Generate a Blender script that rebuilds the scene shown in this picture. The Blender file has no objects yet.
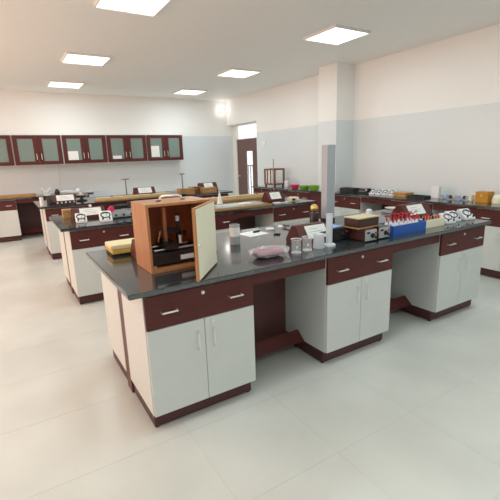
import bpy, bmesh, math, random
from mathutils import Matrix, Vector
random.seed(7)
D = bpy.data
SC = bpy.context.scene
COL = SC.collection

# ------------------------------------------------------------------ camera
F_PX, YAW, PITCH, ROLL, EYE = 393.887, math.radians(31.362), math.radians(13.379), math.radians(1.9005), 1.52
_f = Vector((math.sin(YAW)*math.cos(PITCH), math.cos(YAW)*math.cos(PITCH), -math.sin(PITCH)))
_r0 = Vector((math.cos(YAW), -math.sin(YAW), 0)); _d0 = _f.cross(_r0)
_r = math.cos(ROLL)*_r0 + math.sin(ROLL)*_d0
_d = -math.sin(ROLL)*_r0 + math.cos(ROLL)*_d0
cam = D.cameras.new('camera'); cam_o = D.objects.new('camera', cam); COL.objects.link(cam_o)
cam.sensor_width = 36; cam.lens = F_PX*36/500; cam.clip_start = .05; cam.clip_end = 200
cam_o.matrix_world = Matrix(((_r.x, -_d.x, -_f.x, 0), (_r.y, -_d.y, -_f.y, 0), (_r.z, -_d.z, -_f.z, EYE), (0, 0, 0, 1)))
SC.camera = cam_o
# pixel direction -> point on a horizontal plane / on a plane X = const or Y = const
def ray(px, py): return _r*((px-250)/F_PX) + _d*((py-250)/F_PX) + _f
def at(px, py, z=.85):
    v = ray(px, py); t = (z-EYE)/v.z; return Vector((v.x*t, v.y*t, z))
def xat(px, Y, z=.85):
    # X of the point on the line (., Y, z) that is seen in column px
    a, b = -2.0, 8.0
    for _ in range(50):
        m = (a+b)/2; p = Vector((m, Y, z-EYE))
        if 250+F_PX*p.dot(_r)/p.dot(_f) < px: a = m
        else: b = m
    return (a+b)/2
def yat(px, X, z=.85):
    a, b = .3, 14.0
    for _ in range(50):
        m = (a+b)/2; p = Vector((X, m, z-EYE))
        if 250+F_PX*p.dot(_r)/p.dot(_f) > px: a = m
        else: b = m
    return (a+b)/2

# ------------------------------------------------------------------ world, lights, exposure
W = D.worlds.new('sky'); SC.world = W; W.use_nodes = True
W.node_tree.nodes['Background'].inputs[0].default_value = (.93, .97, 1, 1)
W.node_tree.nodes['Background'].inputs[1].default_value = 1.6
SC.view_settings.view_transform = 'Standard'; SC.view_settings.look = 'None'
SC.view_settings.exposure = 0.0; SC.view_settings.gamma = 1.0
SC.view_settings.use_curve_mapping = False
CEIL = 3.0
FZ = -.028          # floor level
WT = .24            # right wall thickness; the door hangs at its outer face
def area(name, loc, rot, sx, sy, watts, col):
    l = D.lights.new(name, 'AREA'); l.shape = 'RECTANGLE'; l.size = sx; l.size_y = sy; l.energy = watts; l.color = col
    o = D.objects.new(name, l); COL.objects.link(o); o.location = loc; o.rotation_euler = rot; return o
XL, XR, YN, YB = -2.9, 5.46, -2.3, 9.95          # room shell
WINDOWS = [(-.6, .5), (1.6, 2.9), (4.1, 5.4), (6.6, 7.9)]   # along the left wall (Y spans)
WZ0, WZ1 = .95, 2.15
for y0, y1 in WINDOWS[1:]:
    area('window_daylight', (XL-.04, (y0+y1)/2, (WZ0+WZ1)/2), (0, math.radians(-90), 0), WZ1-WZ0, y1-y0, 54 if y0 > 6 else 36, (1, .52, .33))
LAMPS = [(x, y) for x in (-1.3, 1.3, 3.9) for y in (-.9, 1.6, 4.1, 6.6, 8.8)]
for x, y in LAMPS:
    area('panel_light', (x, y, CEIL-.035), (0, 0, 0), .55, .55, 12.6*(.62 if x < 0 else 1.25 if x > 3 and y > 5 else 1), (.83, .97, 1))

# ------------------------------------------------------------------ materials
MATS = {}
def nt(name):
    m = D.materials.new(name); m.use_nodes = True; n = m.node_tree.nodes; return m, n, m.node_tree.links, n['Principled BSDF']
def mat(name, col, rough=.5, metal=0, var=.06, scale=9, bump=0, spec=.5, alpha=1, trans=0, emit=0, coat=0, stretch=(1, 1, 1)):
    m, n, l, b = nt(name)
    tc = n.new('ShaderNodeTexCoord'); mp = n.new('ShaderNodeMapping'); mp.inputs['Scale'].default_value = stretch
    no = n.new('ShaderNodeTexNoise'); no.inputs['Scale'].default_value = scale; no.inputs['Detail'].default_value = 4
    l.new(tc.outputs['Object'], mp.inputs[0]); l.new(mp.outputs[0], no.inputs['Vector'])
    cr = n.new('ShaderNodeValToRGB')
    cr.color_ramp.elements[0].position = .3; cr.color_ramp.elements[1].position = .7
    cr.color_ramp.elements[0].color = [c*(1-var) for c in col]+[1]; cr.color_ramp.elements[1].color = [min(1, c*(1+var)) for c in col]+[1]
    l.new(no.outputs['Fac'], cr.inputs[0]); l.new(cr.outputs[0], b.inputs['Base Color'])
    b.inputs['Roughness'].default_value = rough; b.inputs['Metallic'].default_value = metal
    b.inputs['Specular IOR Level'].default_value = spec; b.inputs['Alpha'].default_value = alpha
    b.inputs['Transmission Weight'].default_value = trans; b.inputs['Coat Weight'].default_value = coat
    if emit:
        l.new(cr.outputs[0], b.inputs['Emission Color']); b.inputs['Emission Strength'].default_value = emit
    if bump:
        bp = n.new('ShaderNodeBump'); bp.inputs['Strength'].default_value = bump; bp.inputs['Distance'].default_value = .002
        l.new(no.outputs['Fac'], bp.inputs['Height']); l.new(bp.outputs[0], b.inputs['Normal'])
    MATS[name] = m; return m
def srgb(r, g, b):
    return tuple(((c/255)/12.92 if c/255 <= .04045 else ((c/255+.055)/1.055)**2.4) for c in (r, g, b))
mat('laminate_white', srgb(215, 219, 215), .42, var=.015)
mat('maroon', srgb(88, 40, 36), .5, spec=.35, var=.10, scale=6, stretch=(1, 8, 8))
mat('maroon_dark', srgb(80, 42, 42), .5, var=.08)
mat('steel', (.82, .82, .80), .38, .85, var=.03)
mat('maroon_spine', srgb(96, 58, 54), .5, var=.08)
mat('steel_dark', (.28, .28, .29), .35, .9, var=.05)
mat('black', (.018, .018, .02), .35, var=.2)
mat('black_matte', (.02, .02, .022), .6, var=.2)
mat('wood_orange', srgb(182, 126, 80), .4, var=.14, scale=5, stretch=(9, 9, 1))
mat('wood_inner', srgb(170, 96, 60), .5, var=.12, scale=5, stretch=(9, 9, 1))
mat('wood_pale', srgb(212, 186, 142), .5, var=.12, scale=6, stretch=(1, 10, 10))
mat('wood_tan', srgb(182, 140, 86), .5, var=.15, scale=6, stretch=(1, 10, 10))
mat('wood_walnut', srgb(62, 30, 16), .35, var=.3, scale=6, stretch=(1, 12, 12))
mat('wood_teak', srgb(128, 78, 44), .45, var=.15, scale=5, stretch=(8, 8, 1))
mat('wood_cream', srgb(214, 200, 160), .5, var=.08, scale=6, stretch=(1, 10, 10))
mat('cream', srgb(243, 239, 212), .3, var=.02)
mat('yellow', srgb(214, 178, 82), .7, var=.06)
mat('yellow_pale', srgb(236, 222, 178), .7, var=.05)
mat('paper', srgb(238, 240, 236), .7, var=.02)
mat('print_grey', srgb(180, 182, 184), .8, var=.05)
mat('plastic_white', srgb(236, 238, 240), .35, var=.02)
mat('plastic_grey', srgb(168, 174, 178), .4, var=.04)
mat('panel_grey', srgb(176, 182, 182), .45, var=.03)
mat('grey_paint', srgb(176, 182, 186), .5, var=.03)
mat('blue', srgb(32, 92, 180), .4, var=.05)
mat('blue_pale', srgb(140, 170, 220), .5, var=.05)
mat('red', srgb(196, 36, 44), .4, var=.06)
mat('pink', srgb(226, 60, 106), .4, var=.05)
mat('pink_soft', srgb(160, 36, 84), .7, var=.12, scale=25)
mat('green', srgb(118, 168, 48), .45, var=.12)
mat('brass', (.72, .50, .18), .28, 1, var=.06)
mat('copper', (.55, .30, .17), .4, .6, var=.1)
mat('deck_grey', srgb(118, 118, 116), .6, var=.1)
mat('white_paint', srgb(246, 246, 242), .6, var=.01)
mat('trim_white', srgb(236, 234, 228), .5, var=.01)
mat('door_wood', srgb(112, 84, 78), .45, var=.08, scale=4, stretch=(10, 10, 1))
mat('rail_dark', srgb(70, 56, 52), .5)
mat('diffuser', (1, 1, .98), .5, var=0, emit=2.2)
mat('outdoor_ground', srgb(190, 188, 180), .8)
def glassy(name, tint, alpha, rough=.05):
    return mat(name, tint, rough, var=0, alpha=alpha)
glassy('glass_clear', (.9, .95, .95), .16)
glassy('glass_beaker', (.93, .96, .97), .13)
glassy('glass_rim', (.95, .97, .98), .55)  # whiter, more opaque beaker glass: bright edge outlines put into the colour
glassy('glass_cabinet', srgb(150, 168, 160), .62, .12)
mat('plastic_film', (.92, .92, .94), .14, var=0, alpha=.3, scale=22, bump=1)
glassy('plastic_translucent', (.82, .87, .92), .72, .3)

def mat_granite():
    m, n, l, b = nt('granite')
    g = n.new('ShaderNodeNewGeometry')
    a = n.new('ShaderNodeTexNoise'); a.inputs['Scale'].default_value = 130; a.inputs['Detail'].default_value = 3
    c = n.new('ShaderNodeTexNoise'); c.inputs['Scale'].default_value = 7; c.inputs['Detail'].default_value = 3
    l.new(g.outputs['Position'], a.inputs['Vector']); l.new(g.outputs['Position'], c.inputs['Vector'])
    cr = n.new('ShaderNodeValToRGB'); e = cr.color_ramp.elements
    e[0].position = .42; e[0].color = (.028, .034, .038, 1); e[1].position = .72; e[1].color = (.055, .066, .072, 1)
    l.new(a.outputs['Fac'], cr.inputs[0]); l.new(cr.outputs[0], b.inputs['Base Color'])
    mr = n.new('ShaderNodeMapRange'); mr.inputs['To Min'].default_value = .06; mr.inputs['To Max'].default_value = .13
    l.new(c.outputs['Fac'], mr.inputs[0]); l.new(mr.outputs[0], b.inputs['Roughness'])
    b.inputs['IOR'].default_value = 2.0; b.inputs['Specular IOR Level'].default_value = .6
    MATS['granite'] = m
mat_granite()
def mat_wall():
    # grey glazed tiles up to door height with very faint joints, white paint above
    m, n, l, b = nt('wall_tile_paint')
    g = n.new('ShaderNodeNewGeometry'); s = n.new('ShaderNodeSeparateXYZ'); l.new(g.outputs['Position'], s.inputs[0])
    ad = n.new('ShaderNodeMath'); ad.operation = 'ADD'; l.new(s.outputs['X'], ad.inputs[0]); l.new(s.outputs['Y'], ad.inputs[1])
    cb = n.new('ShaderNodeCombineXYZ'); l.new(ad.outputs[0], cb.inputs[0]); l.new(s.outputs['Z'], cb.inputs[1])
    br = n.new('ShaderNodeTexBrick'); br.offset = 0; br.inputs['Scale'].default_value = 1
    br.inputs['Brick Width'].default_value = .6; br.inputs['Row Height'].default_value = .3; br.inputs['Mortar Size'].default_value = .0018
    br.inputs['Color1'].default_value = srgb(223, 230, 232)+(1,); br.inputs['Color2'].default_value = srgb(224, 231, 233)+(1,)
    br.inputs['Mortar'].default_value = srgb(218, 225, 227)+(1,)
    l.new(cb.outputs[0], br.inputs['Vector'])
    gt = n.new('ShaderNodeMath'); gt.operation = 'GREATER_THAN'; gt.inputs[1].default_value = 2.08; l.new(s.outputs['Z'], gt.inputs[0])
    mx = n.new('ShaderNodeMix'); mx.data_type = 'RGBA'; l.new(gt.outputs[0], mx.inputs['Factor'])
    l.new(br.outputs['Color'], mx.inputs[6]); mx.inputs[7].default_value = srgb(246, 246, 243)+(1,)
    l.new(mx.outputs[2], b.inputs['Base Color'])
    mr = n.new('ShaderNodeMapRange'); mr.inputs['To Min'].default_value = .32; mr.inputs['To Max'].default_value = .7
    l.new(gt.outputs[0], mr.inputs[0]); l.new(mr.outputs[0], b.inputs['Roughness'])
    MATS['wall'] = m
mat_wall()
def mat_floor():
    m, n, l, b = nt('floor_vitrified')
    g = n.new('ShaderNodeNewGeometry'); a = n.new('ShaderNodeTexNoise'); a.inputs['Scale'].default_value = 1.6; a.inputs['Detail'].default_value = 5
    l.new(g.outputs['Position'], a.inputs['Vector'])
    cr = n.new('ShaderNodeValToRGB'); e = cr.color_ramp.elements
    e[0].position = .35; e[0].color = srgb(206, 209, 203)+(1,); e[1].position = .65; e[1].color = srgb(217, 220, 214)+(1,)
    l.new(a.outputs['Fac'], cr.inputs[0]); l.new(cr.outputs[0], b.inputs['Base Color'])
    b.inputs['Roughness'].default_value = .27
    MATS['floor'] = m
mat_floor()
mat('grout', srgb(206, 208, 203), .7, var=.02)

# ------------------------------------------------------------------ mesh helpers
ORD = ['first', 'second', 'third', 'fourth', 'fifth', 'sixth', 'seventh']
ROW = ['front row', 'back row']
class MB:
    def __init__(s): s.v = []; s.f = []
    def add(s, vs, fs):
        o = len(s.v); s.v += [tuple(v) for v in vs]; s.f += [tuple(i+o for i in f) for f in fs]; return s
    def box(s, x0, y0, z0, x1, y1, z1):
        return s.add([(x0, y0, z0), (x1, y0, z0), (x1, y1, z0), (x0, y1, z0), (x0, y0, z1), (x1, y0, z1), (x1, y1, z1), (x0, y1, z1)],
                     [(0, 3, 2, 1), (4, 5, 6, 7), (0, 1, 5, 4), (1, 2, 6, 5), (2, 3, 7, 6), (3, 0, 4, 7)])
    def prism(s, prof, axis, lo, hi):
        # prof: points in the plane of the two other axes (counter-clockwise), extruded along axis
        n = len(prof)
        def P(a, b, t): return {'x': (t, a, b), 'y': (a, t, b), 'z': (a, b, t)}[axis]
        vs = [P(a, b, lo) for a, b in prof]+[P(a, b, hi) for a, b in prof]
        fs = [tuple(range(n)), tuple(range(2*n-1, n-1, -1))]+[(i, i+n, (i+1) % n+n, (i+1) % n) for i in range(n)]
        return s.add(vs, fs)
    def lathe(s, prof, c=(0, 0, 0), n=20, axis='z', cap=True):
        vs = []; fs = []
        for r, z in prof:
            for k in range(n):
                a = 2*math.pi*k/n; p = (r*math.cos(a), r*math.sin(a), z)
                if axis == 'x': p = (p[2], p[0], p[1])
                if axis == 'y': p = (p[0], p[2], p[1])
                vs.append((p[0]+c[0], p[1]+c[1], p[2]+c[2]))
        for i in range(len(prof)-1):
            for k in range(n):
                fs.append((i*n+k, i*n+(k+1) % n, (i+1)*n+(k+1) % n, (i+1)*n+k))
        if cap: fs += [tuple(range(n-1, -1, -1)), tuple(range((len(prof)-1)*n, len(prof)*n))]
        return s.add(vs, fs)
    def cyl(s, c, r, h, n=16, axis='z', r2=None): return s.lathe([(r, 0), (r if r2 is None else r2, h)], c, n, axis)
    def tube(s, pts, r, n=6):
        pts = [Vector(p) for p in pts]; rings = []
        for i, p in enumerate(pts):
            t = (pts[min(i+1, len(pts)-1)]-pts[max(i-1, 0)]).normalized()
            u = t.cross(Vector((0, 0, 1)) if abs(t.z) < .9 else Vector((1, 0, 0))).normalized(); w = t.cross(u)
            rings.append([p+u*r*math.cos(2*math.pi*k/n)+w*r*math.sin(2*math.pi*k/n) for k in range(n)])
        vs = [v for g in rings for v in g]; fs = []
        for i in range(len(pts)-1):
            for k in range(n): fs.append((i*n+k, i*n+(k+1) % n, (i+1)*n+(k+1) % n, (i+1)*n+k))
        fs += [tuple(range(n-1, -1, -1)), tuple(range((len(pts)-1)*n, len(pts)*n))]
        return s.add(vs, fs)
    def sphere(s, c, r, n=14, m=8, sz=1):
        return s.lathe([(max(1e-4, r*math.sin(math.pi*i/m)), -r*sz*math.cos(math.pi*i/m)) for i in range(m+1)], c, n)
    def mesh(s, name, m, bevel=0, smooth=True, seg=2):
        me = D.meshes.new(name); me.from_pydata(s.v, [], s.f)
        bm = bmesh.new(); bm.from_mesh(me)
        bmesh.ops.recalc_face_normals(bm, faces=bm.faces)
        if bevel:
            es = [e for e in bm.edges if len(e.link_faces) == 2 and e.calc_face_angle(0) > .5]
            bmesh.ops.bevel(bm, geom=es, offset=bevel, segments=seg, affect='EDGES', clamp_overlap=True)
        bm.to_mesh(me); bm.free()
        if smooth:
            for p in me.polygons: p.use_smooth = True
            me.set_sharp_from_angle(angle=.6)
        me.materials.append(MATS[m]); return me
    def build(s, name, m, parent=None, loc=(0, 0, 0), rotz=0, bevel=0, **k):
        return link(name, s.mesh(name, m, bevel, **k), parent, loc, rotz)
def link(name, me, parent=None, loc=(0, 0, 0), rotz=0):
    o = D.objects.new(name, me); COL.objects.link(o); o.parent = parent; o.location = loc; o.rotation_euler = (0, 0, rotz); return o
def tag(o, label, cat, group=None):
    o['label'] = label; o['category'] = cat
    if group: o['group'] = group
    return o
def thing(name, label, cat, loc=(0, 0, 0), rotz=0, group=None):
    o = D.objects.new(name, None); COL.objects.link(o); o.empty_display_size = .05
    o.location = loc; o.rotation_euler = (0, 0, rotz); return tag(o, label, cat, group)
def struct(o): o['kind'] = 'structure'; return o
def B(*a): return MB().box(*a)
def copy_tree(o, parent=None):
    c = o.copy(); COL.objects.link(c); c.parent = parent
    for ch in list(o.children): copy_tree(ch, c)
    return c

# ------------------------------------------------------------------ room shell
fl = struct(B(XL-.2, YN-.2, -.2, XR+.2, YB+.2, FZ-.001).build('floor', 'grout', smooth=False))
TS = .6; tile_me = B(-TS/2+.0008, -TS/2+.0008, -.02, TS/2-.0008, TS/2-.0008, 0).mesh('floor_tile', 'floor', smooth=False)
nx = int((XR-XL)/TS); ny = int((YB-YN)/TS)
for i in range(nx+1):
    for j in range(ny+1):
        x, y = XL+TS*(i+.5), YN+TS*(j+.5)
        link('floor_tile', tile_me, fl, (x, y, FZ))
struct(B(XL-.2, YN-.2, CEIL, XR+.2, YB+.2, CEIL+.15).build('ceiling', 'white_paint', smooth=False))
struct(B(XL-.2, YB, FZ, XR+WT, YB+.2, CEIL).build('wall_back', 'wall', smooth=False))
struct(B(XL-.2, YN-.2, FZ, XR+.2, YN, CEIL).build('wall_front', 'wall', smooth=False))
def wall_x(name, x0, x1, holes):
    # wall slab in the YZ plane with rectangular holes (y0, y1, z0, z1) sorted along Y
    m = MB(); y = YN
    for a, b, c, d in holes:
        m.box(x0, y, FZ, x1, a, CEIL)
        if c > FZ: m.box(x0, a, FZ, x1, b, c)
        m.box(x0, a, d, x1, b, CEIL); y = b
    m.box(x0, y, FZ, x1, YB, CEIL)
    return struct(m.build(name, 'wall', smooth=False))
DY0, DY1, DTOP, TTOP = 8.72, 9.745, 1.968, 2.36
wall_x('wall_right', XR, XR+WT, [(8.465, YB-.002, FZ, TTOP)])
wall_x('wall_left', XL-.2, XL, [(a, b, WZ0, WZ1) for a, b in WINDOWS])
for i, (a, b) in enumerate(WINDOWS):
    w = struct(thing('window_%d' % (i+1), 'x', 'x', (XL-.1, (a+b)/2, WZ0))); del w['label'], w['category']
    h = (b-a)/2; H = WZ1-WZ0
    MB().box(-.03, -h, 0, .03, -h+.05, H).box(-.03, h-.05, 0, .03, h, H).box(-.03, -h, 0, .03, h, .05).box(-.03, -h, H-.05, .03, h, H).box(-.03, -.025, 0, .03, .025, H).build('window_frame', 'trim_white', w)
# square column standing out of the right wall
struct(B(5.04, 5.265, FZ, XR, 5.73, CEIL).build('wall_column', 'wall', smooth=False))
# skirting along the back and right walls
struct(B(XL, YB-.012, FZ, XR, YB, .07).build('baseboard_back', 'maroon_dark', smooth=False))
# door with a tall vision panel and a bright fanlight above
door = struct(thing('door_1', 'x', 'x', (XR+WT-.04, (DY0+DY1)/2, 0))); del door['label'], door['category']
dh = (DY1-DY0)/2
gy0, gy1 = 8.97-(DY0+DY1)/2, 9.30-(DY0+DY1)/2
m = MB().box(-.02, -dh, FZ+.01, .02, gy0, DTOP).box(-.02, gy1, FZ+.01, .02, dh, DTOP).box(-.02, gy0, 1.655, .02, gy1, DTOP).box(-.02, gy0, FZ+.01, .02, gy1, .40)
m.build('door_leaf', 'door_wood', door)
B(-.004, gy0, .40, .004, gy1, 1.655).build('vision_pane', 'glass_clear', door)
MB().tube([(-.02, dh-.08, 1.0), (-.07, dh-.08, 1.0), (-.07, dh-.2, 1.0)], .01).build('door_handle', 'steel', door)
MB().box(-.04, dh, FZ, .04, YB-(DY0+DY1)/2, TTOP).box(-.04, 8.465-(DY0+DY1)/2, FZ, .04, -dh, TTOP).box(-.04, -dh, DTOP+.005, .04, dh, DTOP+.02).box(-.04, -dh, TTOP-.03, .04, dh, TTOP).build('door_frame', 'trim_white', door)
B(-.004, -dh, DTOP+.02, .004, dh, TTOP-.03).build('transom_pane', 'glass_clear', door)
struct(B(XR+WT, YN, -.2, XR+6, YB+4, FZ-.002).build('floor_corridor', 'outdoor_ground', smooth=False))
rail = thing('balcony_railing', 'dark metal balcony railing seen through the door glass', 'railing', (6.62, 10.1, FZ))
for k in range(9):
    MB().box(-.012, -.012+k*.14, 0, .012, .012+k*.14, 1.25).build('baluster', 'rail_dark', rail)
B(-.02, -.05, 1.25, .02, 1.2, 1.29).build('handrail', 'rail_dark', rail)
sw = thing('switch_plate', 'small white wall switch plate beside the door', 'switch', (XR, 8.16, 1.80))
B(-.012, -.09, -.06, 0, .09, .06).build('plate', 'plastic_white', sw, bevel=.003)
for k in (-1, 0, 1): B(-.016, k*.05-.015, -.03, -.012, k*.05+.015, .03).build('rocker', 'plastic_white', sw)
# round wall lamp high on the back wall (its reflection shows in the nearest worktop)
mat('lamp_glass', (1, .99, .95), .4, var=0, emit=14)
wl = thing('wall_lamp', 'round white wall lamp high on the back wall near the door corner', 'lamp', (5.27, YB, 2.76))
MB().cyl((0, 0, 0), .05, -.03, 16, 'y').build('base', 'trim_white', wl)
MB().sphere((0, -.07, 0), .042, 16, 10).build('globe', 'lamp_glass', wl)
# ceiling lamps
for i, (x, y) in enumerate(LAMPS):
    row = ['over the window aisle', 'over the left ends of the benches', 'over the right ends of the benches'][i//5]
    dist = ['behind the camera', 'above the nearest bench', 'between nearest and middle bench', 'just before the farthest bench', 'nearest the back wall'][i % 5]
    t = thing('ceiling_lamp', 'square white ceiling lamp %s, %s' % (row, dist), 'lamp', (x, y, CEIL), 0, 'square ceiling lamps')
    MB().box(-.3, -.3, -.03, -.285, .3, 0).box(.285, -.3, -.03, .3, .3, 0).box(-.285, -.3, -.03, .285, -.285, 0).box(-.285, .285, -.03, .285, .3, 0).build('frame', 'trim_white', t)
    B(-.285, -.285, -.02, .285, .285, -.008).build('diffuser', 'diffuser', t)

# ------------------------------------------------------------------ benches
HT, TH = .85, .03
def worktop(label, x0, y0, x1, y1):
    cx, cy = (x0+x1)/2, (y0+y1)/2
    return tag(B(x0-cx, y0-cy, -TH, x1-cx, y1-cy, 0).build('worktop', 'granite', loc=(cx, cy, HT), bevel=.005), label, 'worktop')
CW = .69; ME = {}
def cab_meshes(dp):
    w = CW/2
    ME[dp] = dict(
        body=B(-w, .02, .08, w, dp, HT-TH).mesh('body', 'laminate_white', .0015),
        plinth=B(-w+.012, .055, FZ+.012, w-.012, dp-.02, .08).mesh('plinth', 'maroon_dark'),
        drawer=B(-w+.004, 0, .613, w-.004, .019, .806).mesh('drawer', 'maroon', .0015),
        doorl=B(-w+.004, 0, .083, -.0015, .019, .609).mesh('door', 'laminate_white', .0015),
        doorr=B(.0015, 0, .083, w-.004, .019, .609).mesh('door', 'laminate_white', .0015),
        hh=MB().tube([(-.045, 0, 0), (-.045, -.026, 0), (.045, -.026, 0), (.045, 0, 0)], .0055, 8).mesh('handle', 'steel'),
        hv=MB().tube([(0, 0, -.055), (0, -.026, -.055), (0, -.026, .055), (0, 0, .055)], .005, 8).mesh('handle', 'steel'),
        lock=MB().cyl((0, 0, 0), .011, -.006, 12, 'y').mesh('lock', 'steel'),
        foot=MB().cyl((0, 0, 0), .016, .014, 10).mesh('foot', 'black'))
def cabinet(label, loc, rotz=0, dp=.5):
    if dp not in ME: cab_meshes(dp)
    q = ME[dp]; w = CW/2
    t = thing('base_cabinet', label, 'cabinet', loc, rotz, 'white and maroon base cabinets')
    link('body', q['body'], t); link('plinth', q['plinth'], t)
    for sx in (-1, 1): link('foot', q['foot'], t, (sx*(w-.03), .075, FZ))
    d = link('drawer', q['drawer'], t)
    for sx in (-1, 1): link('handle', q['hh'], d, (sx*.21, 0, .705))
    link('lock', q['lock'], d, (0, 0, .768))
    a = link('door', q['doorl'], t); b = link('door', q['doorr'], t)
    link('handle', q['hv'], a, (-.05, 0, .485)); link('handle', q['hv'], b, (.05, 0, .485)); link('lock', q['lock'], b, (.05, 0, .58))
    return t
def knee(label, loc, w, rotz=0):
    # open leg space between two cabinets: apron under the worktop and a tilted foot rail
    t = thing('knee_space_frame', label, 'apron', loc, rotz, 'maroon aprons with foot rails between cabinets')
    h = w/2-.002
    B(-h, .02, .735, h, .038, HT-TH).build('apron', 'maroon', t)
    MB().prism([(.25, .085), (.262, .075), (.345, .145), (.333, .155)], 'x', -h, h).build('foot_rail', 'maroon', t)
    return t
ISL = [(1.95, 0, 'nearest bench'), (4.44, -.024, 'middle bench'), (6.965, -.045, 'farthest bench')]
SLOT = [(.535+CW/2, 'cab', 'left'), (1.533, 'knee', 'left'), (1.838+CW/2, 'cab', 'middle'), (2.845, 'knee', 'right'), (3.16+CW/2, 'cab', 'right')]
for y0, ox, nm in ISL:
    worktop('long black granite worktop of the %s' % nm, .452+ox, y0, 3.89, y0+1.205)
    yf = y0+.032
    for cx, kind, pos in SLOT:
        if kind == 'cab': cabinet('white two-door cabinet with maroon drawer, %s one in front of the %s' % (pos, nm), (cx+ox, yf, 0))
        else: knee('maroon apron and foot rail, %s opening of the %s' % (pos, nm), (cx+ox, yf, 0), .61 if pos == 'left' else .632)
    tag(B(-1.658, -.003, FZ, 1.645, .104, HT-TH).build('service_spine', 'maroon_spine', loc=(2.195+ox, yf+.505, 0)), 'maroon upright divider board down the middle of the %s' % nm, 'panel', 'divider boards inside the benches')
    cabinet('white end cabinet on the far side of the %s, by the window aisle' % nm, (.535+CW/2+ox, y0+1.172, 0), math.pi, .53)
# right wall bench
YR0, YR1 = .9, 7.78
def poly_top(label, prof):
    return tag(MB().prism(prof, 'z', HT-TH, HT).build('worktop', 'granite', bevel=.004), label, 'worktop')
poly_top('black granite worktop along the right wall, notched around the column', [(4.852, YR0), (XR-.002, YR0), (XR-.002, 5.262), (5.037, 5.262), (5.037, 5.733), (XR-.002, 5.733), (XR-.002, YR1), (4.852, YR1)])
RZ = -math.pi/2
def rcab(label, yc): cabinet(label, (4.885, yc, 0), RZ, .53)
def rknee(label, y0, y1):
    knee(label, (4.885, (y0+y1)/2, 0), y1-y0, RZ)
    tag(B(XR-.03, y0+.002, FZ, XR-.012, y1-.002, .8).build('knee_back_board', 'maroon_dark'), label.replace('maroon apron and foot rail', 'maroon back board closing the opening'), 'panel', 'maroon back boards of leg openings')
rcab('white cabinet by the right edge of the photo, under the ochre box', 2.65-CW/2)
rknee('maroon apron and foot rail of wall bench, nearest opening', 2.65, 3.243)
rcab('white cabinet on the right wall behind the middle bench card', 3.243+.345)
rknee('maroon apron and foot rail of wall bench, opening under the white meters', 3.935, 4.526)
rcab('white cabinet on the right wall just before the column', 4.526+.345)
tag(B(0, 0, FZ, .02, .56, HT-TH).build('filler_panel', 'maroon', loc=(4.885, 5.22, 0)), 'plain maroon front panel below the column', 'panel')
rcab('white cabinet on the right wall below the pink bowl', 5.785+.345)
rknee('maroon apron and foot rail of wall bench, opening below the wooden balance', 6.48, 7.08)
rcab('white cabinet on the right wall nearest the door', 7.08+.345)
# back wall bench
BX1 = 1.66
worktop('black granite worktop along the back wall', xat(15.8, 9.325, .80)-CW-.03, 9.29, BX1, YB)
BF = 9.325
def bcab(label, cx): cabinet(label, (cx, BF, 0), 0, .53)
def bknee(label, x0, x1):
    knee(label, ((x0+x1)/2, BF, 0), x1-x0)
    tag(B(x0+.002, YB-.04, FZ, x1-.002, YB-.02, .8).build('knee_back_board', 'maroon_dark'), label.replace('maroon apron and foot rail', 'maroon back board closing the opening'), 'panel', 'maroon back boards of leg openings')
bx = xat(15.8, BF, .80)
bcab('white cabinet on the back wall at the left edge of the photo', bx-CW/2)
bknee('maroon apron and foot rail of back bench, dark opening at left', bx, bx+.72)
bcab('white cabinet on the back wall, right end of its bench', bx+.72+CW/2)

# wall cabinets with glass doors
WW = .9317
def wall_cab_proto():
    t = thing('wall_cabinet', 'x', 'cabinet', (0, 0, 0), 0, 'glass-door wall cabinets in a row'); w = WW/2; d = .33
    m = MB().box(-w+.001, .02, 0, -w+.016, d, .6).box(w-.016, .02, 0, w-.001, d, .6).box(-w+.016, .02, 0, w-.016, d, .016).box(-w+.016, .02, .584, w-.016, d, .6).box(-w+.016, d-.012, .016, w-.016, d, .584)
    m.build('body', 'laminate_white', t)
    B(-w+.018, .05, .292, w-.018, d-.014, .306).build('shelf', 'laminate_white', t)
    for s in (-1, 1):
        a, b = (-w+.012, -.0015) if s < 0 else (.0015, w-.012)
        fr = .085
        dr = MB().box(a, 0, .012, a+fr, .019, .594).box(b-fr, 0, .012, b, .019, .594).box(a+fr, 0, .012, b-fr, .019, .012+fr*.8).box(a+fr, 0, .594-fr*.8, b-fr, .019, .594).build('door', 'maroon', t)
        B(a+fr, .007, .012+fr*.8, b-fr, .012, .594-fr*.8).build('pane', 'glass_cabinet', dr)
        link('handle', ME[.5]['hv'], dr, (s*.045, 0, .17))
    return t
WX0 = .263-WW
names = ['cut off by the left edge of the photo', 'second from the left', 'third from the left, a paper in its left door', 'fourth from the left, a low paper in its left door', 'last on the right of the row']
p0 = wall_cab_proto()
for k in range(5):
    o = p0 if k == 0 else copy_tree(p0)
    o.location = (WX0+WW*(k+.5), YB-.33, 1.478); o.scale = (1, 1, 1.035); o['label'] = 'maroon glass-door wall cabinet, '+names[k]
    o['group'] = 'glass-door wall cabinets in a row'
def sheet(label, x, z, w, h):
    tag(B(-w/2, 0, -h/2, w/2, .002, h/2).build('paper_sheet', 'paper', loc=(x, YB-.33+.004, z)), label, 'paper', 'papers behind cabinet glass')
sheet('white paper behind the glass of the third wall cabinet', xat(73.5, YB-.33, 1.65), 1.66, .21, .19)
sheet('low white paper behind the glass of the fourth wall cabinet', xat(117.5, YB-.33, 1.6), 1.585, .20, .10)
sheet('tall white paper behind the glass of the last wall cabinet', xat(155, YB-.33, 1.7), 1.71, .23, .26)
tag(MB().tube([(0, 0, 0), (0, 0, .62)], .007, 6).build('wall_conduit', 'trim_white', loc=(xat(58.3, YB, 1.3), YB-.008, .86)), 'thin pale conduit running up the back wall below the cabinets', 'conduit')

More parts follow.
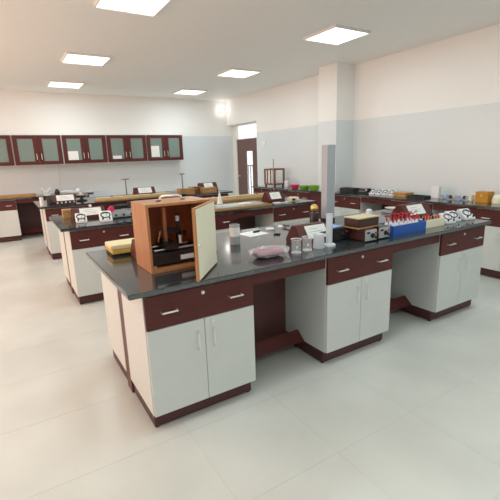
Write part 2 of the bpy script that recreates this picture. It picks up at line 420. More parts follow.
# ------------------------------------------------------------------ apparatus builders
TZ = HT+.0005
def holder(label, x, y, L, rotz=0, h=.135, base=.2, top=.05, card=(.22, .10), clip=False, cx=0.0):
    """wedge-shaped maroon stand with a card on its sloping face; front faces -y; x,y = centre of base"""
    t = thing('card_stand', label, 'card stand', (x, y, TZ), rotz, 'maroon wedge card stands')
    b2 = base/2; xf = -b2+base*.52-top/2+.0
    prof = [(-b2, 0), (b2, 0), (b2, h*.25), (xf+top, h), (xf, h), (-b2, h*.25)]
    MB().prism(prof, 'x', -L/2, L/2).build('body', 'maroon', t, bevel=.003)
    v = Vector((0, xf+b2, h*.75)); ln = v.length; v /= ln; nrm = Vector((0, -v.z, v.y))
    cw, ch = card; ch = min(ch, ln*.92); c0 = Vector((cx, -b2, h*.25))+v*(ln-ch)/2+nrm*.001
    def slab(a, b, s0, s1, th):
        q = [c0+Vector((a, 0, 0))+v*s0, c0+Vector((b, 0, 0))+v*s0, c0+Vector((b, 0, 0))+v*s1, c0+Vector((a, 0, 0))+v*s1]
        return MB().add([p for p in q]+[p+nrm*th for p in q], [(0, 3, 2, 1), (4, 5, 6, 7), (0, 1, 5, 4), (1, 2, 6, 5), (2, 3, 7, 6), (3, 0, 4, 7)])
    cd = slab(-cw/2, cw/2, 0, ch, .003).build('card', 'paper', t)
    m = MB()
    for k, (a, b) in enumerate([(-.32, .1), (-.36, .3), (-.3, .22)]):
        s = slab(cw*a, cw*b, ch*(.7-.22*k), ch*(.7-.22*k)+ch*.04, .0036); m.add(s.v, s.f)
    m.build('printed_lines', 'print_grey', cd)
    if clip: slab(cw*.12, cw*.42, ch*.22, ch*.36, .012).build('clip', 'black', t)
    return t
def meter(label, x, y, rotz=0, s=1.0, group='white moving-coil desk meters'):
    """white desk meter: sloped face with black dial loop, two terminals; front faces -y"""
    t = thing('desk_meter', label, 'meter', (x, y, TZ), rotz, group)
    w = .062*s
    prof = [(-.075*s, 0), (.075*s, 0), (.075*s, .085*s), (.055*s, .105*s), (.03*s, .105*s), (-.055*s, .035*s), (-.075*s, .03*s)]
    MB().prism(prof, 'x', -w, w).build('case', 'plastic_white', t, bevel=.006*s, seg=3)
    p0, p1 = Vector((0, -.055*s, .035*s)), Vector((0, .03*s, .105*s)); v = (p1-p0).normalized(); n = Vector((0, -v.z, v.y)); c = (p0+p1)/2+n*.002*s
    m = MB(); pts = []
    for k in range(25):
        a = 2*math.pi*k/24
        pts.append(c+Vector((1, 0, 0))*math.cos(a)*.047*s+v*(math.sin(a)*.04*s))
    m.tube(pts, .0065*s, 6).build('dial_ring', 'black', t)
    MB().tube([c-v*.028*s+n*.003*s, c+v*.02*s+n*.003*s+Vector((.018*s, 0, 0))], .002*s, 5).build('needle', 'black', t)
    m = MB(); arc = [c+Vector((1, 0, 0))*math.sin(a)*.032*s+v*(math.cos(a)*.026*s)+n*.001 for a in [(-1.0+k*.25) for k in range(9)]]
    m.tube(arc, .0022*s, 5).build('scale_arc', 'black', t)
    for sx in (-1, 1):
        MB().cyl((sx*.035*s, -.066*s, .03*s), .009*s, .02*s, 10).build('terminal', 'black', t)
    return t
def supply(label, x, y, w, d, h, rotz=0, mcol='maroon_dark', front='panel_grey'):
    t = thing('power_supply', label, 'power supply', (x, y, TZ), rotz, 'bench power supplies')
    B(-w/2, .004, .008, w/2, d, h).build('case', mcol, t, bevel=.004)
    B(-w/2+.002, -.002, .01, w/2-.002, .006, h-.004).build('front_panel', front, t, bevel=.0015)
    MB().lathe([(.019, 0), (.019, -.006), (.014, -.008), (.012, -.024)], (w*.08, -.002, h*.5), 14, 'y').build('knob', 'black', t)
    for k in range(2): MB().cyl((w*.36, -.002, h*(.3+.38*k)), .007, -.018, 10, 'y').build('terminal', 'red' if k else 'black', t)
    MB().box(-w*.38, -.004, h*.66, -w*.12, -.002, h*.82).build('switch', 'black', t)
    for sx in (-1, 1):
        for yy in (.03, d-.03): MB().cyl((sx*(w/2-.02), yy, 0), .009, .01, 8).build('rubber_foot', 'black', t)
    return t
def simple(name, mb, m, label, cat, loc, rotz=0, bevel=0, group=None, **k):
    return tag(mb.build(name, m, loc=loc, rotz=rotz, bevel=bevel, **k), label, cat, group)
def retort(label, x, y, h, base=(.09, .07), r=.006, head=None):
    t = thing('rod_stand', label, 'stand', (x, y, TZ), 0, 'thin metal rod stands')
    B(-base[0], -base[1], 0, base[0], base[1], .018).build('base', 'black', t, bevel=.004)
    MB().tube([(0, 0, .015), (0, 0, h)], r, 8).build('rod', 'steel_dark', t)
    if head: MB().box(-head, -.012, h-.02, head, .012, h).build('clamp_head', 'steel_dark', t, bevel=.003)
    return t
def wood_box(label, x, y, w, d, h, m='wood_tan', rotz=0, z=TZ, lid=True, name='wooden_box'):
    t = thing(name, label, 'box', (x, y, z), rotz, None)
    hl = h*.28
    B(-w/2, -d/2, 0, w/2, d/2, h-hl-.003).build('body', m, t, bevel=.003)
    if lid: B(-w/2, -d/2, h-hl, w/2, d/2, h).build('lid', m, t, bevel=.003)
    B(-.015, -d/2-.004, h-hl-.022, .015, -d/2, h-hl+.008).build('clasp', 'brass', t)
    return t

# ------------------------------------------------------------------ nearest bench
# instrument box with its door swung half open
BXw, BXd, BXh = .42, .305, .415
bxr = thing('instrument_box', 'orange-brown wooden instrument box with cream door half open on nearest bench', 'box', (.882, 2.243, TZ))
w = BXw/2; t_ = .016
MB().box(-w, 0, 0, -w+t_, BXd, BXh-t_).box(w-t_, 0, 0, w, BXd, BXh-t_).box(-w+t_, 0, 0, w-t_, BXd, t_).box(-w, 0, BXh-t_, w, BXd, BXh).build('carcass', 'wood_orange', bxr, bevel=.0015)
B(-w+t_, BXd-.012, t_, w-t_, BXd-.001, BXh-t_).build('back_panel', 'wood_inner', bxr)
hd = MB().tube([(-.075, .15, BXh), (-.07, .15, BXh+.02), (-.05, .15, BXh+.028), (.05, .15, BXh+.028), (.07, .15, BXh+.02), (.075, .15, BXh)], .008, 8).build('carrying_handle', 'steel', bxr)
for s in (-1, 1): B(s*.08-.014, .138, BXh, s*.08+.014, .162, BXh+.006).build('handle_bracket', 'black', hd, bevel=.002)
ang = math.radians(49)
dd = B(-.41, -.018, .004, 0, 0, BXh-.004).build('door', 'wood_orange', bxr, (w, -.002, 0), ang, bevel=.0015)
B(-.402, -.021, .012, -.008, -.018, BXh-.012).build('door_facing', 'cream', dd)
for zz in (.06, .34): MB().cyl((-.012, -.02, zz), .006, .04, 8).build('hinge', 'brass', dd)
MB().cyl((-.37, -.021, .2), .008, -.006, 10, 'y').build('lock', 'steel', dd)
MB().cyl((-.37, -.021, .375), .006, -.004, 8, 'y').build('screw', 'steel', dd)
# travelling microscope inside the box
tm = thing('travelling_microscope', 'black travelling microscope with brass pillar inside the open wooden box', 'microscope', (.865, 2.40, TZ+.0165))
B(-.17, -.10, .012, .17, .10, .085).build('base', 'black', tm, bevel=.006)
B(.02, -.1025, .03, .11, -.1, .06).build('name_plate', 'paper', tm)
for sx in (-1, 1):
    for sy in (-1, 1): MB().cyl((sx*.145, sy*.08, 0), .014, .014, 10).build('levelling_foot', 'steel', tm)
for yy in (-.06, .06): MB().tube([(-.16, yy, .1), (.16, yy, .1)], .007, 8).build('rail', 'steel', tm)
for sx in (-1, 1): B(sx*.15-.012, -.08, .085, sx*.15+.012, .08, .11).build('rail_block', 'black', tm, bevel=.002)
B(-.07, -.085, .1, .02, .085, .135).build('carriage', 'black', tm, bevel=.004)
MB().box(-.042, .0, .13, -.018, .024, .355).build('pillar', 'copper', tm, bevel=.004)
MB().sphere((-.03, .015, .375), .014, 10, 6).build('pillar_knob', 'steel', tm)
MB().lathe([(.012, 0), (.014, .01), (.014, .05), (.018, .055), (.018, .08), (.014, .085), (.014, .16), (.010, .165), (.010, .19), (.013, .195), (.013, .215)], (.055, .0, .1), 14).build('microscope_tube', 'black', tm)
MB().lathe([(.0132, 0), (.0132, .035)], (.055, .0, .262), 12).build('eyepiece_ring', 'plastic_white', tm)
B(-.02, -.02, .19, .045, .005, .225).build('tube_clamp', 'black', tm, bevel=.003)
for p, ax in (((-.09, -.03, .18), 'x'), ((.085, -.01, .18), 'x'), ((-.075, -.06, .15), 'x')): MB().cyl(p, .018, .014, 12, ax).build('focus_knob', 'black', tm)
MB().tube([(-.1, -.05, .15), (-.085, -.06, .22)], .006, 6).build('lever', 'brass', tm)
MB().cyl((.03, -.09, .135), .012, .05, 10).build('thumb_screw', 'steel', tm)
holder('maroon wedge stand half hidden behind the open wooden box', xat(131.5, 2.62)+.215, 2.70, .34, card=(.2, .09))
# two pale yellow slabs at the left end
sl = at(111, 257.5)
for k in range(2):
    simple('foam_slab', B(0, 0, 0, .262-.01*k, .21, .03), ('yellow', 'yellow_pale')[k], ('lower yellow slab on left end of nearest bench, under another', 'upper pale yellow slab stacked on left end of nearest bench')[k], 'slab', (sl.x+.014-.004*k, sl.y+.004*k, TZ+.016+.0325*k), bevel=.004, group='pale yellow slabs')
simple('tray', B(0, 0, 0, .22, .19, .0155), 'black_matte', 'thin dark piece filling the gap under the yellow slabs', 'tray', (sl.x+.012, sl.y+.012, TZ))  # black piece put in for the dark gap below the slabs
# metal cup with paper band
c = at(236.5, 244.3)
t = thing('metal_cup', 'grey metal cup with white paper band standing alone on nearest bench', 'cup', (c.x, c.y+.02, TZ))
MB().lathe([(.038, 0), (.040, .004), (.040, .155), (.037, .155), (.036, .012)], n=24).build('body', 'grey_paint', t)
MB().lathe([(.0404, 0), (.0408, .0), (.0408, .07), (.0404, .07)], (0, 0, .065), 24, cap=False).build('paper_band', 'paper', t)
# papers and small white pieces
pp = at(251, 234)
simple('paper_sheet', B(-.11, -.10, 0, .11, .10, .001), 'paper', 'white sheet of paper lying flat behind the metal cup', 'paper', (pp.x+.02, pp.y, TZ), .15)
def small_piece(label, px, py, r, two):
    q = at(px, py)
    t = thing('slotted_weight', label, 'weight', (q.x, q.y, TZ), random.random(), 'small white and black pieces on nearest bench')
    MB().cyl((0, 0, 0), r, .012, 16).build('disc', 'plastic_white', t, bevel=.002)
    if two: B(-r*.2, -r-.05, .012, r*.3, -.01, .026).build('clip', 'black', t, bevel=.003)
    return t
small_piece('small white disc between the paper and the card stand', 270, 229.5, .042, False)
small_piece('small white disc with a black clip, nearest the card stand', 282, 227, .042, True)
q = at(256.5, 232.5); simple('black_clip', B(-.035, -.012, 0, .035, .012, .016), 'black', 'black clip lying on the white sheet', 'clip', (q.x, q.y, TZ+.0012), .2, bevel=.003)
q = at(277, 234.5); simple('dark_key', MB().box(-.035, -.006, 0, .035, .006, .008).box(-.008, -.03, 0, .008, .006, .012), 'black', 'small dark key lying in front of the white discs', 'key', (q.x, q.y, TZ), .1)
# pink contents in a clear plastic bag
q = at(273, 257)
bag = thing('plastic_bag', 'clear plastic bag of pink contents lying on nearest bench', 'bag', (q.x-.012, q.y+.03, TZ), -.1)
def blob(rx, ry, rz, seed, n=22, m=10, amp=.1):
    rnd = random.Random(seed); ph = [rnd.random()*6.28 for _ in range(6)]; mb = MB(); vs = []; fs = []
    for i in range(m+1):
        th = math.pi*i/m
        for k in range(n):
            a = 2*math.pi*k/n
            d = 1+amp*(math.sin(3*a+ph[0])+.7*math.sin(5*a+ph[1]+2*th)+.5*math.sin(7*a+ph[2]-3*th))
            vs.append((rx*d*max(.001, math.sin(th))*math.cos(a), ry*d*max(.001, math.sin(th))*math.sin(a), rz*(1-math.cos(th))*(.94+.06*d)))
    for i in range(m):
        for k in range(n): fs.append((i*n+k, i*n+(k+1) % n, (i+1)*n+(k+1) % n, (i+1)*n+k))
    return mb.add(vs, fs)
blob(.15, .095, .036, 3, 60, 18, .07).build('film', 'plastic_film', bag)
for k, (dx, dy, rx, ry) in enumerate([(-.05, .005, .062, .055), (.045, .0, .065, .055)]):
    blob(rx, ry, .029, 10+k, 36, 12, .12).build('pink_bundle', 'pink_soft', bag, (dx, dy, .003))
# card stand, glassware
holder('maroon wedge card stand behind the two glass beakers', 1.965, 2.34, .29, base=.2, h=.145, top=.05, card=(.2, .11), clip=True, cx=.03)
def beaker(label, px, py):
    q = at(px, py); t = thing('glass_beaker', label, 'beaker', (q.x, q.y+.03, TZ), 0, 'glass beakers')
    MB().lathe([(.033, 0), (.035, .005), (.035, .092), (.038, .1), (.0365, .1), (.033, .09), (.033, .007), (.001, .005)], n=24).build('glass', 'glass_beaker', t)
    MB().lathe([(.0355, 0), (.0388, .003), (.0388, .006), (.0355, .005)], (0, 0, .096), 24, cap=False).build('rim', 'glass_rim', t)
    MB().lathe([(.03, .0), (.0345, .0), (.0358, .006), (.0345, .009)], (0, 0, .0), 24).build('base', 'glass_rim', t)
    B(-.03, -.0372, .045, -.012, -.0352, .06).build('graduation_mark', 'plastic_white', t)
    return t
beaker('left one of the two clear glass beakers', 299, 254); beaker('right one of the two clear glass beakers', 310, 251.5)
q = at(321.5, 248.3); simple('plastic_cup', MB().lathe([(.043, 0), (.044, .003), (.036, .10), (.036, .104), (.001, .104)], n=24), 'plastic_translucent', 'upturned white translucent plastic cup beside the glass beakers', 'cup', (q.x, q.y+.03, TZ))
q = at(331.8, 246.5)
mc = thing('measuring_cylinder', 'white plastic measuring cylinder on a round foot beside the plastic cup', 'measuring cylinder', (q.x, q.y+.03, TZ))
MB().lathe([(.048, 0), (.048, .008), (.05, .014), (.02, .016)], n=8).build('foot', 'plastic_white', mc)
MB().lathe([(.0245, .012), (.0245, .235), (.029, .24), (.0265, .24), (.022, .232), (.022, .02)], n=20).build('tube', 'plastic_translucent', mc)
# tall grey post at the far edge
gx, gy = 2.775, 3.0
gp = thing('grey_post', 'tall slim grey box column standing at the far edge of nearest bench', 'column', (gx, gy, TZ))
B(-.052, -.045, .012, .052, .045, .755).build('column', 'grey_paint', gp, bevel=.003)
B(-.058, -.05, 0, .058, .05, .03).build('foot', 'black', gp, bevel=.004)
# bell on a dark pot
q = Vector((2.62, 3.03, TZ))
bp_ = thing('brass_bell', 'small brass dome on a dark round pot beside the grey post', 'bell', (q.x, q.y, TZ))
MB().lathe([(.042, 0), (.045, .004), (.045, .09), (.04, .098)], n=20).build('pot', 'black', bp_)
MB().sphere((0, 0, .14), .042, 16, 10).build('dome', 'brass', bp_)
MB().cyl((0, 0, .098), .008, .02, 8).build('stem', 'steel', bp_)
# instruments in the middle
supply('black power supply with blue sheet on it beside the measuring cylinder', 2.185, 2.21, .15, .22, .105, mcol='black', front='black_matte')
simple('blue_sheet', B(-.07, -.06, 0, .07, .06, .003), 'blue_pale', 'pale blue folded sheet on the black power supply', 'paper', (2.17, 2.30, TZ+.1055), .2)
supply('left one of the two maroon power supplies under the wooden box', 2.335, 2.04, .125, .26, .098)
supply('right one of the two maroon power supplies under the wooden box', 2.497, 2.05, .125, .23, .098, mcol='black')
wb = thing('resistance_box', 'dark walnut box with pale top resting on the power supplies', 'box', (2.355, 2.16, TZ+.099), .03)
B(-.114, -.075, .012, .114, .075, .076).build('body', 'wood_walnut', wb, bevel=.002)
B(-.117, -.078, 0, .117, .078, .011).build('base_board', 'wood_tan', wb, bevel=.002)
B(-.117, -.078, .077, .117, .078, .086).build('top_board', 'wood_cream', wb, bevel=.002)
# blue tray with red-capped vials
def tray(label, m, x0, y0, x1, y1, h, name):
    cx, cy = (x0+x1)/2, (y0+y1)/2; a, b = (x1-x0)/2, (y1-y0)/2; q = .006
    return simple(name, MB().box(-a, -b, 0, a, b, .006).box(-a, -b, .006, a, -b+q, h).box(-a, b-q, .006, a, b, h).box(-a, -b+q, .006, -a+q, b-q, h).box(a-q, -b+q, .006, a, b-q, h), m, label, 'tray', (cx, cy, TZ), 0)
tray('blue rectangular tray full of red-capped vials', 'blue', 2.635, 2.07, 3.055, 2.25, .078, 'blue_tray')
tray('off-white tray of red and black plugs beside the blue tray', 'cream', 3.085, 2.10, 3.37, 2.27, .068, 'white_tray')
vial_b = MB().lathe([(.014, 0), (.016, .003), (.016, .07), (.008, .08), (.008, .092)], n=12).mesh('bottle', 'plastic_white')
vial_c = MB().lathe([(.007, 0), (.007, .014), (.0045, .018), (.0045, .04), (.003, .044)], n=10).mesh('cap', 'red')
for r in range(2):
    for k in range(7):
        t = thing('red_capped_vial', 'white vial with red cap in the blue tray, %s, %s from left' % (ROW[r], ORD[k]), 'vial', (2.685+k*.052+r*.018+random.uniform(-.004, .004), 2.12+r*.08+random.uniform(-.004, .004), TZ+.0065), 0, 'red-capped vials in the blue tray')
        link('bottle', vial_b, t); link('cap', vial_c, t, (0, 0, .092)); t.rotation_euler = (random.uniform(-.05, .05), random.uniform(-.06, .06), 0)
for k in range(4):
    x0_ = 2.70+k*.085; pts = [(x0_+.11*u/10, 2.16+.03*math.sin(k+u*.5), TZ+.142+.018*math.sin(math.pi*u/10)+.008*math.sin(u*1.3+k)) for u in range(11)]
    simple('wire_lead', MB().tube([(a-pts[0][0], b-pts[0][1], c-pts[0][2]) for a, b, c in pts], .0035, 6), 'red', 'thin red wire lead looped over the vials, %s of four' % ['leftmost', 'second from left', 'second from right', 'rightmost'][k], 'wire', pts[0], group='red wire leads over the blue tray')
pl_s = MB().cyl((0, 0, 0), .009, .058, 8).mesh('shank', 'plastic_white')
pl_h = {c: MB().lathe([(.011, 0), (.011, .02), (.006, .03)], n=10).mesh('head', c) for c in ('red', 'black')}
for r in range(2):
    for k in range(6):
        c_ = 'red' if (k+r) % 3 else 'black'
        t = thing('terminal_plug', '%s-headed plug in the off-white tray, %s, %s from left' % (c_, ROW[r], ORD[k]), 'plug', (3.118+k*.043, 2.14+r*.085, TZ+.0065), 0, '%s plugs in the off-white tray' % c_)
        link('shank', pl_s, t); link('head', pl_h[c_], t, (0, 0, .058))
meter('white desk meter next to the off-white tray', 3.49, 2.155, -.3, .85)
meter('middle one of the three white desk meters on nearest bench', 3.635, 2.19, -.3, .85)
meter('white desk meter at the right end of nearest bench', 3.81, 2.16, -.3, .92)
holder('wide maroon wedge card stand behind the blue and white trays', 3.525, 2.56, .42, card=(.24, .11), cx=-.02, h=.145)
q = at(391, 212)
pb = thing('pan_balance', 'flat silver pan balance at the far edge of nearest bench', 'balance', (q.x, q.y-.02, TZ))
B(-.10, -.08, 0, .10, .08, .03).build('body', 'plastic_grey', pb, bevel=.006)
MB().lathe([(.02, .03), (.02, .042), (.085, .046), (.088, .052)], n=20).build('pan', 'steel', pb)
B(-.04, -.082, .008, .04, -.08, .024).build('display', 'black', pb)
q = at(369, 214); simple('white_cup', MB().lathe([(.035, 0), (.04, .004), (.032, .045), (.02, .055), (.001, .057)], n=18), 'plastic_white', 'small upturned white cup behind the walnut box on nearest bench', 'cup', (q.x, q.y, TZ))
simple('wire_lead', MB().tube([(k*.03, .02*math.sin(k*.9), .004) for k in range(12)], .004, 6), 'black', 'black wire lead lying behind the walnut box', 'wire', (2.95, 2.85, TZ))

# ------------------------------------------------------------------ middle bench
holder('maroon wedge card stand at the left end of middle bench', .83, 5.15, .38, h=.125, base=.18, card=(.25, .10), cx=.02)
simple('white_ball', MB().sphere((0, 0, .018), .018, 12, 8), 'plastic_white', 'small white ball on top of the left card stand of middle bench', 'ball', (.86, 5.137, TZ+.125))
wood_box('small tan wooden block left of the card stand on middle bench', .63, 5.38, .13, .12, .10)
meter('white desk meter in front of the left card stand on middle bench', .69, 4.80, -.1, .95)
meter('white desk meter by the pink clip on middle bench', xat(106.5, 4.66), 4.68, -.1, 1.05)
gd = thing('optics_bench', 'low grey metal apparatus box with black cables on middle bench', 'apparatus', (xat(122, 4.93), 4.93, TZ))
B(-.20, -.13, .01, .22, .14, .075).build('case', 'plastic_grey', gd, bevel=.008)
B(-.18, -.135, .02, .2, -.13, .06).build('front_panel', 'panel_grey', gd)
for k in range(4): MB().cyl((-.1+k*.09, -.135, .04), .012, -.02, 10, 'y').build('knob', 'black', gd)
for sx in (-.17, .19):
    for sy in (-.1, .1): MB().cyl((sx, sy, 0), .012, .012, 8).build('rubber_foot', 'black', gd)
def coil(label, x, y, z, rx, ry, rr, turns, seed, m='black'):
    rnd = random.Random(seed); pts = []
    for k in range(turns*14):
        a = 2*math.pi*k/14; j = 1+.18*math.sin(k*.37+seed)
        pts.append((rx*j*math.cos(a), ry*j*math.sin(a), rr+.03*abs(math.sin(k*.21))+.006*(k//14)))
    return simple('cable_bundle', MB().tube(pts, rr, 6), m, label, 'cable', (x, y, z))
coil('tangled black cable bundle on the grey apparatus of middle bench', xat(124, 4.95), 4.95, TZ+.076, .12, .07, .013, 6, 2)
simple('pink_clip', MB().prism([(-.03, 0), (.03, 0), (.035, .06), (.0, .075), (-.04, .04)], 'y', -.015, .015), 'pink', 'bright pink clip on the grey apparatus of middle bench', 'clip', (xat(112, 4.84), 4.84, TZ+.076), .2, bevel=.004)
# potentiometer board and wooden beam
pbx0, pbx1 = 1.62, 3.10
po = thing('potentiometer_board', 'long wooden potentiometer board at the front of middle bench', 'potentiometer', ((pbx0+pbx1)/2, 4.72, TZ))
hw = (pbx1-pbx0)/2
B(-hw, -.24, 0, hw, .2, .022).build('base_board', 'deck_grey', po, bevel=.002)
B(-hw, -.26, 0, hw, -.24, .03).build('front_rail', 'wood_tan', po, bevel=.003)
B(-hw, .2, 0, hw, .22, .03).build('rear_rail', 'wood_tan', po, bevel=.003)
for k in range(6): MB().tube([(-hw+.05, -.17+k*.06, .03), (hw-.05, -.17+k*.06, .03)], .002, 5).build('wire', 'steel', po)
for sx in (-1, 1): B(sx*(hw-.04)-.02, -.2, .022, sx*(hw-.04)+.02, .17, .034).build('end_strip', 'brass', po)
B(.35, -.1, .034, .52, .0, .045).build('jockey_plate', 'paper', po)
bm_ = thing('wooden_beam', 'long pale wooden beam at the back of middle bench', 'beam', (2.85, 5.42, TZ))
B(-.95, -.07, .0, .95, .07, .022).build('base_board', 'wood_tan', bm_, bevel=.002)
B(-.93, -.055, .022, .93, .055, .075).build('sound_box', 'wood_pale', bm_, bevel=.003)
for sx in (-.6, .6): MB().prism([(-.012, .075), (.012, .075), (0, .095)], 'y', -.05, .05).build('bridge', 'wood_teak', bm_, (sx, 0, 0))
cn = xat(220, 5.12); simple('paper_cone', MB().lathe([(.05, 0), (.001, .20)], n=5), 'paper', 'white folded paper cone standing on middle bench', 'paper', (cn, 5.12, TZ), .3)
holder('maroon wedge card stand near the right end of middle bench', 3.375, 4.83, .28, h=.15, card=(.18, .11))
retort('thin steel rod stand rising behind the right card stand of middle bench', xat(274, 5.05), 5.05, .62, r=.008)
simple('white_tray', MB().box(-.12, -.05, 0, .12, .05, .012), 'plastic_white', 'flat white tray before the right card stand of middle bench', 'tray', (3.37, 4.62, TZ), 0, bevel=.003)
simple('black_clip', B(-.045, -.02, 0, .045, .02, .02), 'black', 'black clip on the flat white tray of middle bench', 'clip', (3.40, 4.62, TZ+.0125), .2, bevel=.004)
cb_ = thing('sample_block', 'cream block with a black insert at the right end of middle bench', 'block', (3.65, 4.70, TZ), .05)
B(-.08, -.05, 0, .08, .05, .055).build('body', 'cream', cb_, bevel=.006)
B(-.06, -.0525, .01, .0, -.05, .04).build('insert', 'black', cb_)

# ------------------------------------------------------------------ farthest bench
Y3 = 7.35
holder('maroon wedge card stand at the left end of farthest bench', xat(63.5, 7.4), 7.4, .38, h=.14, card=(.27, .11), cx=.03)
simple('pale_tube', MB().lathe([(.03, 0), (.03, .13), (.026, .135)], n=14), 'trim_white', 'pale upright tube at the left corner of farthest bench', 'tube', (xat(42.3, 7.2), 7.2, TZ))
simple('black_jar', MB().lathe([(.035, 0), (.04, .005), (.04, .10), (.03, .115), (.03, .125)], n=16), 'black', 'black jar beside the left card stand of farthest bench', 'jar', (xat(49.8, 7.25), 7.25, TZ))
for k in range(5):
    t = thing('plug_key', 'small black plug key on farthest bench, %s from left in its row' % ORD[k], 'key', (xat(58, 7.12)+k*.062, 7.12, TZ), 0, 'plug keys in a row on farthest bench')
    B(-.022, -.03, 0, .022, .03, .02).build('base', 'black', t, bevel=.003); MB().cyl((0, 0, .02), .012, .025, 8).build('plug', 'steel', t)
sp = thing('spectrometer', 'grey metal spectrometer with telescope arms on farthest bench', 'spectrometer', (xat(82, 7.5), 7.5, TZ))
MB().lathe([(.09, 0), (.09, .015), (.03, .03), (.025, .10)], n=16).build('base', 'black', sp)
MB().lathe([(.085, .10), (.085, .12)], n=18).build('turntable', 'plastic_grey', sp)
MB().tube([(-.2, .03, .15), (-.05, .0, .15)], .022, 10).build('collimator', 'grey_paint', sp)
MB().tube([(.05, .0, .15), (.2, -.06, .15)], .022, 10).build('telescope', 'grey_paint', sp)
MB().tube([(0, 0, .12), (0, 0, .16)], .03, 10).build('prism_table', 'steel', sp)
MB().tube([(.06, -.05, .05), (.09, -.09, .12)], .01, 8).build('lever', 'steel', sp)
sb = thing('sonometer', 'long yellow wooden sonometer box on farthest bench', 'sonometer', (xat(135, 7.12), 7.12, TZ))
B(-.68, -.08, 0, .68, .08, .02).build('base_board', 'wood_tan', sb, bevel=.002)
B(-.66, -.07, .02, .66, .07, .06).build('sound_box', 'wood_pale', sb, bevel=.003)
MB().cyl((.6, -.03, .06), .02, .03, 10).build('pulley', 'brass', sb)
for sx in (-.4, .3): MB().prism([(-.012, .06), (.012, .06), (0, .08)], 'y', -.06, .06).build('bridge', 'wood_teak', sb, (sx, 0, 0))
t = retort('short rod stand with cross head behind the sonometer on farthest bench', xat(127, 7.75), 7.75, .33, (.07, .06), .012, .07)
holder('maroon wedge card stand behind the sonometer on farthest bench', xat(144.5, 7.7), 7.7, .40, h=.15, card=(.26, .12))
wood_box('tan wooden box beside the rod stand at right of farthest bench', xat(186, 7.2), 7.2, .30, .18, .11, 'wood_tan')
wood_box('darker wooden box just left of the last card stand of farthest bench', xat(195, 7.42), 7.42, .22, .16, .11, 'wood_teak')
retort('tall rod stand with double head at the right of farthest bench', xat(183.5, 7.0), 7.01, .40, (.05, .03), .012, .05)
holder('maroon wedge card stand at the right end of farthest bench', xat(207.5, 7.62), 7.62, .40, h=.16, card=(.2, .12))
wood_box('tan wooden box before the right card stand of farthest bench', xat(208.5, 7.25), 7.25, .30, .16, .09, 'wood_tan')

# ------------------------------------------------------------------ back wall bench
for k in range(2):
    xx = xat((8, 17)[k], 9.62); Lb = (.95, .72)[k]
    simple('wooden_plank', B(-Lb/2, -.05, 0, Lb/2, .05, .045), ('wood_tan', 'wood_tan')[k], ('long tan wooden plank lying on the back bench at left', 'shorter tan wooden plank lying behind another on the back bench')[k], 'plank', (xx, (9.50, 9.72)[k], TZ), 0, bevel=.003)
ws = thing('white_model', 'white spiky molecular model on the back bench', 'model', (xat(47, 9.6), 9.6, TZ))
MB().cyl((0, 0, 0), .07, .03, 12).build('base', 'plastic_white', ws)
rnd = random.Random(4)
for k in range(9):
    a = k*.7; p = Vector((.085*math.cos(a), .05*math.sin(a), .09+.04*math.sin(k*1.7)))
    s_ = MB().tube([(0, 0, .03), p], .012, 6).build('spike', 'plastic_white', ws)
    MB().sphere(p, .02, 8, 6).build('ball', 'plastic_white', s_)
simple('dark_jar', MB().lathe([(.05, 0), (.055, .05), (.03, .09), (.03, .11)], n=14), 'black', 'small dark jar on the back bench beside the white model', 'jar', (xat(57.5, 9.6), 9.6, TZ))
coil('loose white cable bundle on the back bench', xat(68, 9.6), 9.6, TZ, .11, .06, .014, 3, 5, 'plastic_white')
simple('white_jar', MB().lathe([(.05, 0), (.06, .05), (.03, .08), (.03, .1)], n=14), 'plastic_white', 'small white jar near the right end of the back bench', 'jar', (xat(78, 9.6), 9.6, TZ))

# ------------------------------------------------------------------ right wall bench
bl = thing('balance_case', 'wooden framed glass balance case on the right wall bench by the door', 'balance', (5.12, yat(274.5, 5.12), TZ), 0)
aw, ad_, ah = .15, .185, .36
MB().box(-aw, -ad_, .04, aw, ad_, .07).build('base', 'wood_teak', bl, bevel=.003)
for sx in (-1, 1):
    for sy in (-1, 1):
        MB().cyl((sx*(aw-.03), sy*(ad_-.03), 0), .02, .04, 8).build('foot', 'black', bl)
        B(sx*(aw-.018)-.018, sy*(ad_-.018)-.018, .07, sx*(aw-.018)+.018, sy*(ad_-.018)+.018, ah).build('post', 'wood_teak', bl)
for sy in (-.06, .06): B(-aw, sy-.012, .07, -aw+.02, sy+.012, ah).build('mullion', 'wood_teak', bl)
MB().box(-aw, -ad_, ah, aw, -ad_+.035, ah+.03).box(-aw, ad_-.035, ah, aw, ad_, ah+.03).box(-aw, -ad_+.035, ah, -aw+.035, ad_-.035, ah+.03).box(aw-.035, -ad_+.035, ah, aw, ad_-.035, ah+.03).build('top_frame', 'wood_teak', bl)
for nm, a in (('front_pane', (-aw+.008, -ad_+.036, .07, -aw+.011, ad_-.036, ah)), ('side_pane', (-aw+.036, -ad_+.008, .07, aw-.036, -ad_+.011, ah))): B(*a).build(nm, 'glass_clear', bl)
MB().tube([(0, 0, .07), (0, 0, .30)], .012, 8).build('pillar', 'brass', bl)
B(-.01, -.12, .285, .01, .12, .30).build('beam', 'brass', bl)
for sy in (-.095, .095):
    p = MB().lathe([(.002, .0), (.04, .004), (.044, .012)], (0, sy, .11), 14).build('pan', 'steel', bl)
    MB().tube([(0, sy, .115), (0, sy, .285)], .003, 5).build('hanger', 'steel', p)
def rput(px, X): return (X, yat(px, X), TZ)
mg = thing('white_mug', 'white mug next to the balance case on the right wall bench', 'mug', rput(287, 5.16))
MB().lathe([(.05, 0), (.056, .01), (.056, .14), (.05, .14), (.05, .02)], n=18).build('body', 'plastic_white', mg)
MB().tube([(-.03, -.05, .03), (-.04, -.095, .05), (-.04, -.095, .1), (-.03, -.05, .115)], .008, 6).build('handle', 'plastic_white', mg)
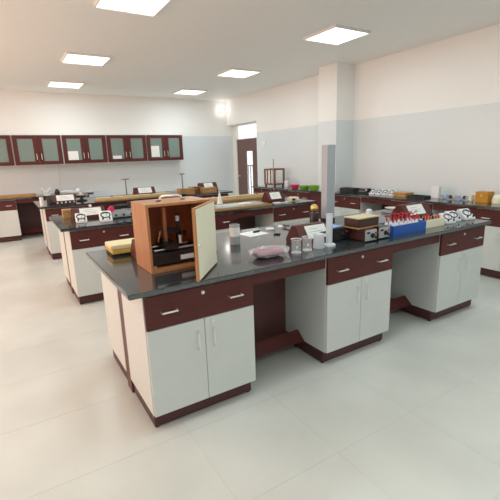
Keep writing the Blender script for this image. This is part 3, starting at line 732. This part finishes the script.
simple('pink_bowl', MB().lathe([(.055, 0), (.065, .004), (.10, .065), (.092, .07), (.055, .012)], n=22), 'pink', 'bright pink plastic bowl on the right wall bench', 'bowl', rput(294.8, 5.12))
for k, px in enumerate((306.8, 312.6)):
    simple('green_bowl', MB().lathe([(.07, 0), (.08, .004), (.105, .07+.02*k), (.095, .075+.02*k), (.065, .012)], n=22), 'green', ('left and lower one of two green bowls on the right wall bench', 'right and taller one of two green bowls on the right wall bench')[k], 'bowl', rput(313.6, 4.99) if k else (5.0, yat(305.6, 5.0)+.04, TZ), group='green bowls')
t = thing('black_case', 'black hard case on the right wall bench right of the column', 'case', (5.16, 5.02, TZ))
B(-.09, -.17, 0, .09, .17, .075).build('body', 'black_matte', t, bevel=.01); MB().tube([(-.09, -.05, .045), (-.12, -.05, .045), (-.12, .05, .045), (-.09, .05, .045)], .007, 6).build('handle', 'black', t)
t = thing('black_camera_stand', 'black optical instrument with two knobs on the right wall bench', 'instrument', (5.16, 4.68, TZ))
B(-.05, -.14, .0, .05, .14, .03).build('base', 'black', t, bevel=.004); B(-.04, -.11, .03, .04, -.04, .085).build('head', 'black', t, bevel=.006)
MB().tube([(0, -.04, .06), (0, .12, .06)], .02, 10).build('barrel', 'black', t); MB().cyl((-.04, -.075, .06), .018, -.02, 10, 'x').build('knob', 'steel', t); MB().cyl((0, .1, .03), .012, .03, 8).build('post', 'steel', t)
order = ['leftmost', 'second from the left', 'third from the left', 'rightmost']
for k, px in enumerate((373.3, 379.7, 386, 392.5)):
    meter('white desk meter on the right wall bench, %s of the four' % order[k], 5.14, yat(px, 5.14), RZ+.12, .8, 'white desk meters on the right wall bench')
t = wood_box('tan wooden box with flat lid in the middle of the right wall bench', 5.14, yat(402.5, 5.12), .22, .2, .06, 'wood_tan', RZ)
t = tray('x', 'black_matte', 0, 0, .2, .27, .03, 'black_tray'); t.location = (5.14, yat(418.5, 5.12), TZ); t['label'] = 'low black tray on the right wall bench left of the white carton'
simple('white_carton', B(-.04, -.055, 0, .04, .055, .165), 'plastic_white', 'upright white carton on the right wall bench', 'carton', (5.24, yat(435.8, 5.24), TZ), .1, bevel=.004)
for k in range(7):
    px = 442+k*4.2; yy = yat(px, 5.2)
    t = thing('lens_holder', 'small %s lens holder on the right wall bench, %s from left in its row' % (('grey', 'pale blue', 'black')[k % 3], ORD[k]), 'lens holder', (5.2+.03*(k % 2), yy, TZ), 0, 'lens holders in a row on the right wall bench')
    B(-.03, -.035, 0, .03, .035, .012).build('base', 'plastic_grey', t, bevel=.002)
    MB().lathe([(.026, -.006), (.026, .006)], (0, 0, .036), 12, 'x').build('lens', ('plastic_grey', 'blue_pale', 'black')[k % 3], t)
simple('white_cup', MB().lathe([(.03, 0), (.036, .08), (.033, .08), (.027, .006)], n=16), 'cream', 'small off-white cup beside the ochre box on the right wall bench', 'cup', rput(470.8, 5.22))
mat('ochre', srgb(196, 140, 40), .45, var=.08)
wood_box('ochre yellow wooden box on the right wall bench near the photo edge', 5.2, yat(484, 5.2), .16, .15, .135, 'ochre', RZ)
simple('white_dome', MB().lathe([(.07, 0), (.075, .03), (.06, .085), (.03, .105), (.001, .108)], n=20), 'cream', 'white rounded lamp housing at the right edge of the photo', 'housing', rput(498, 5.2))
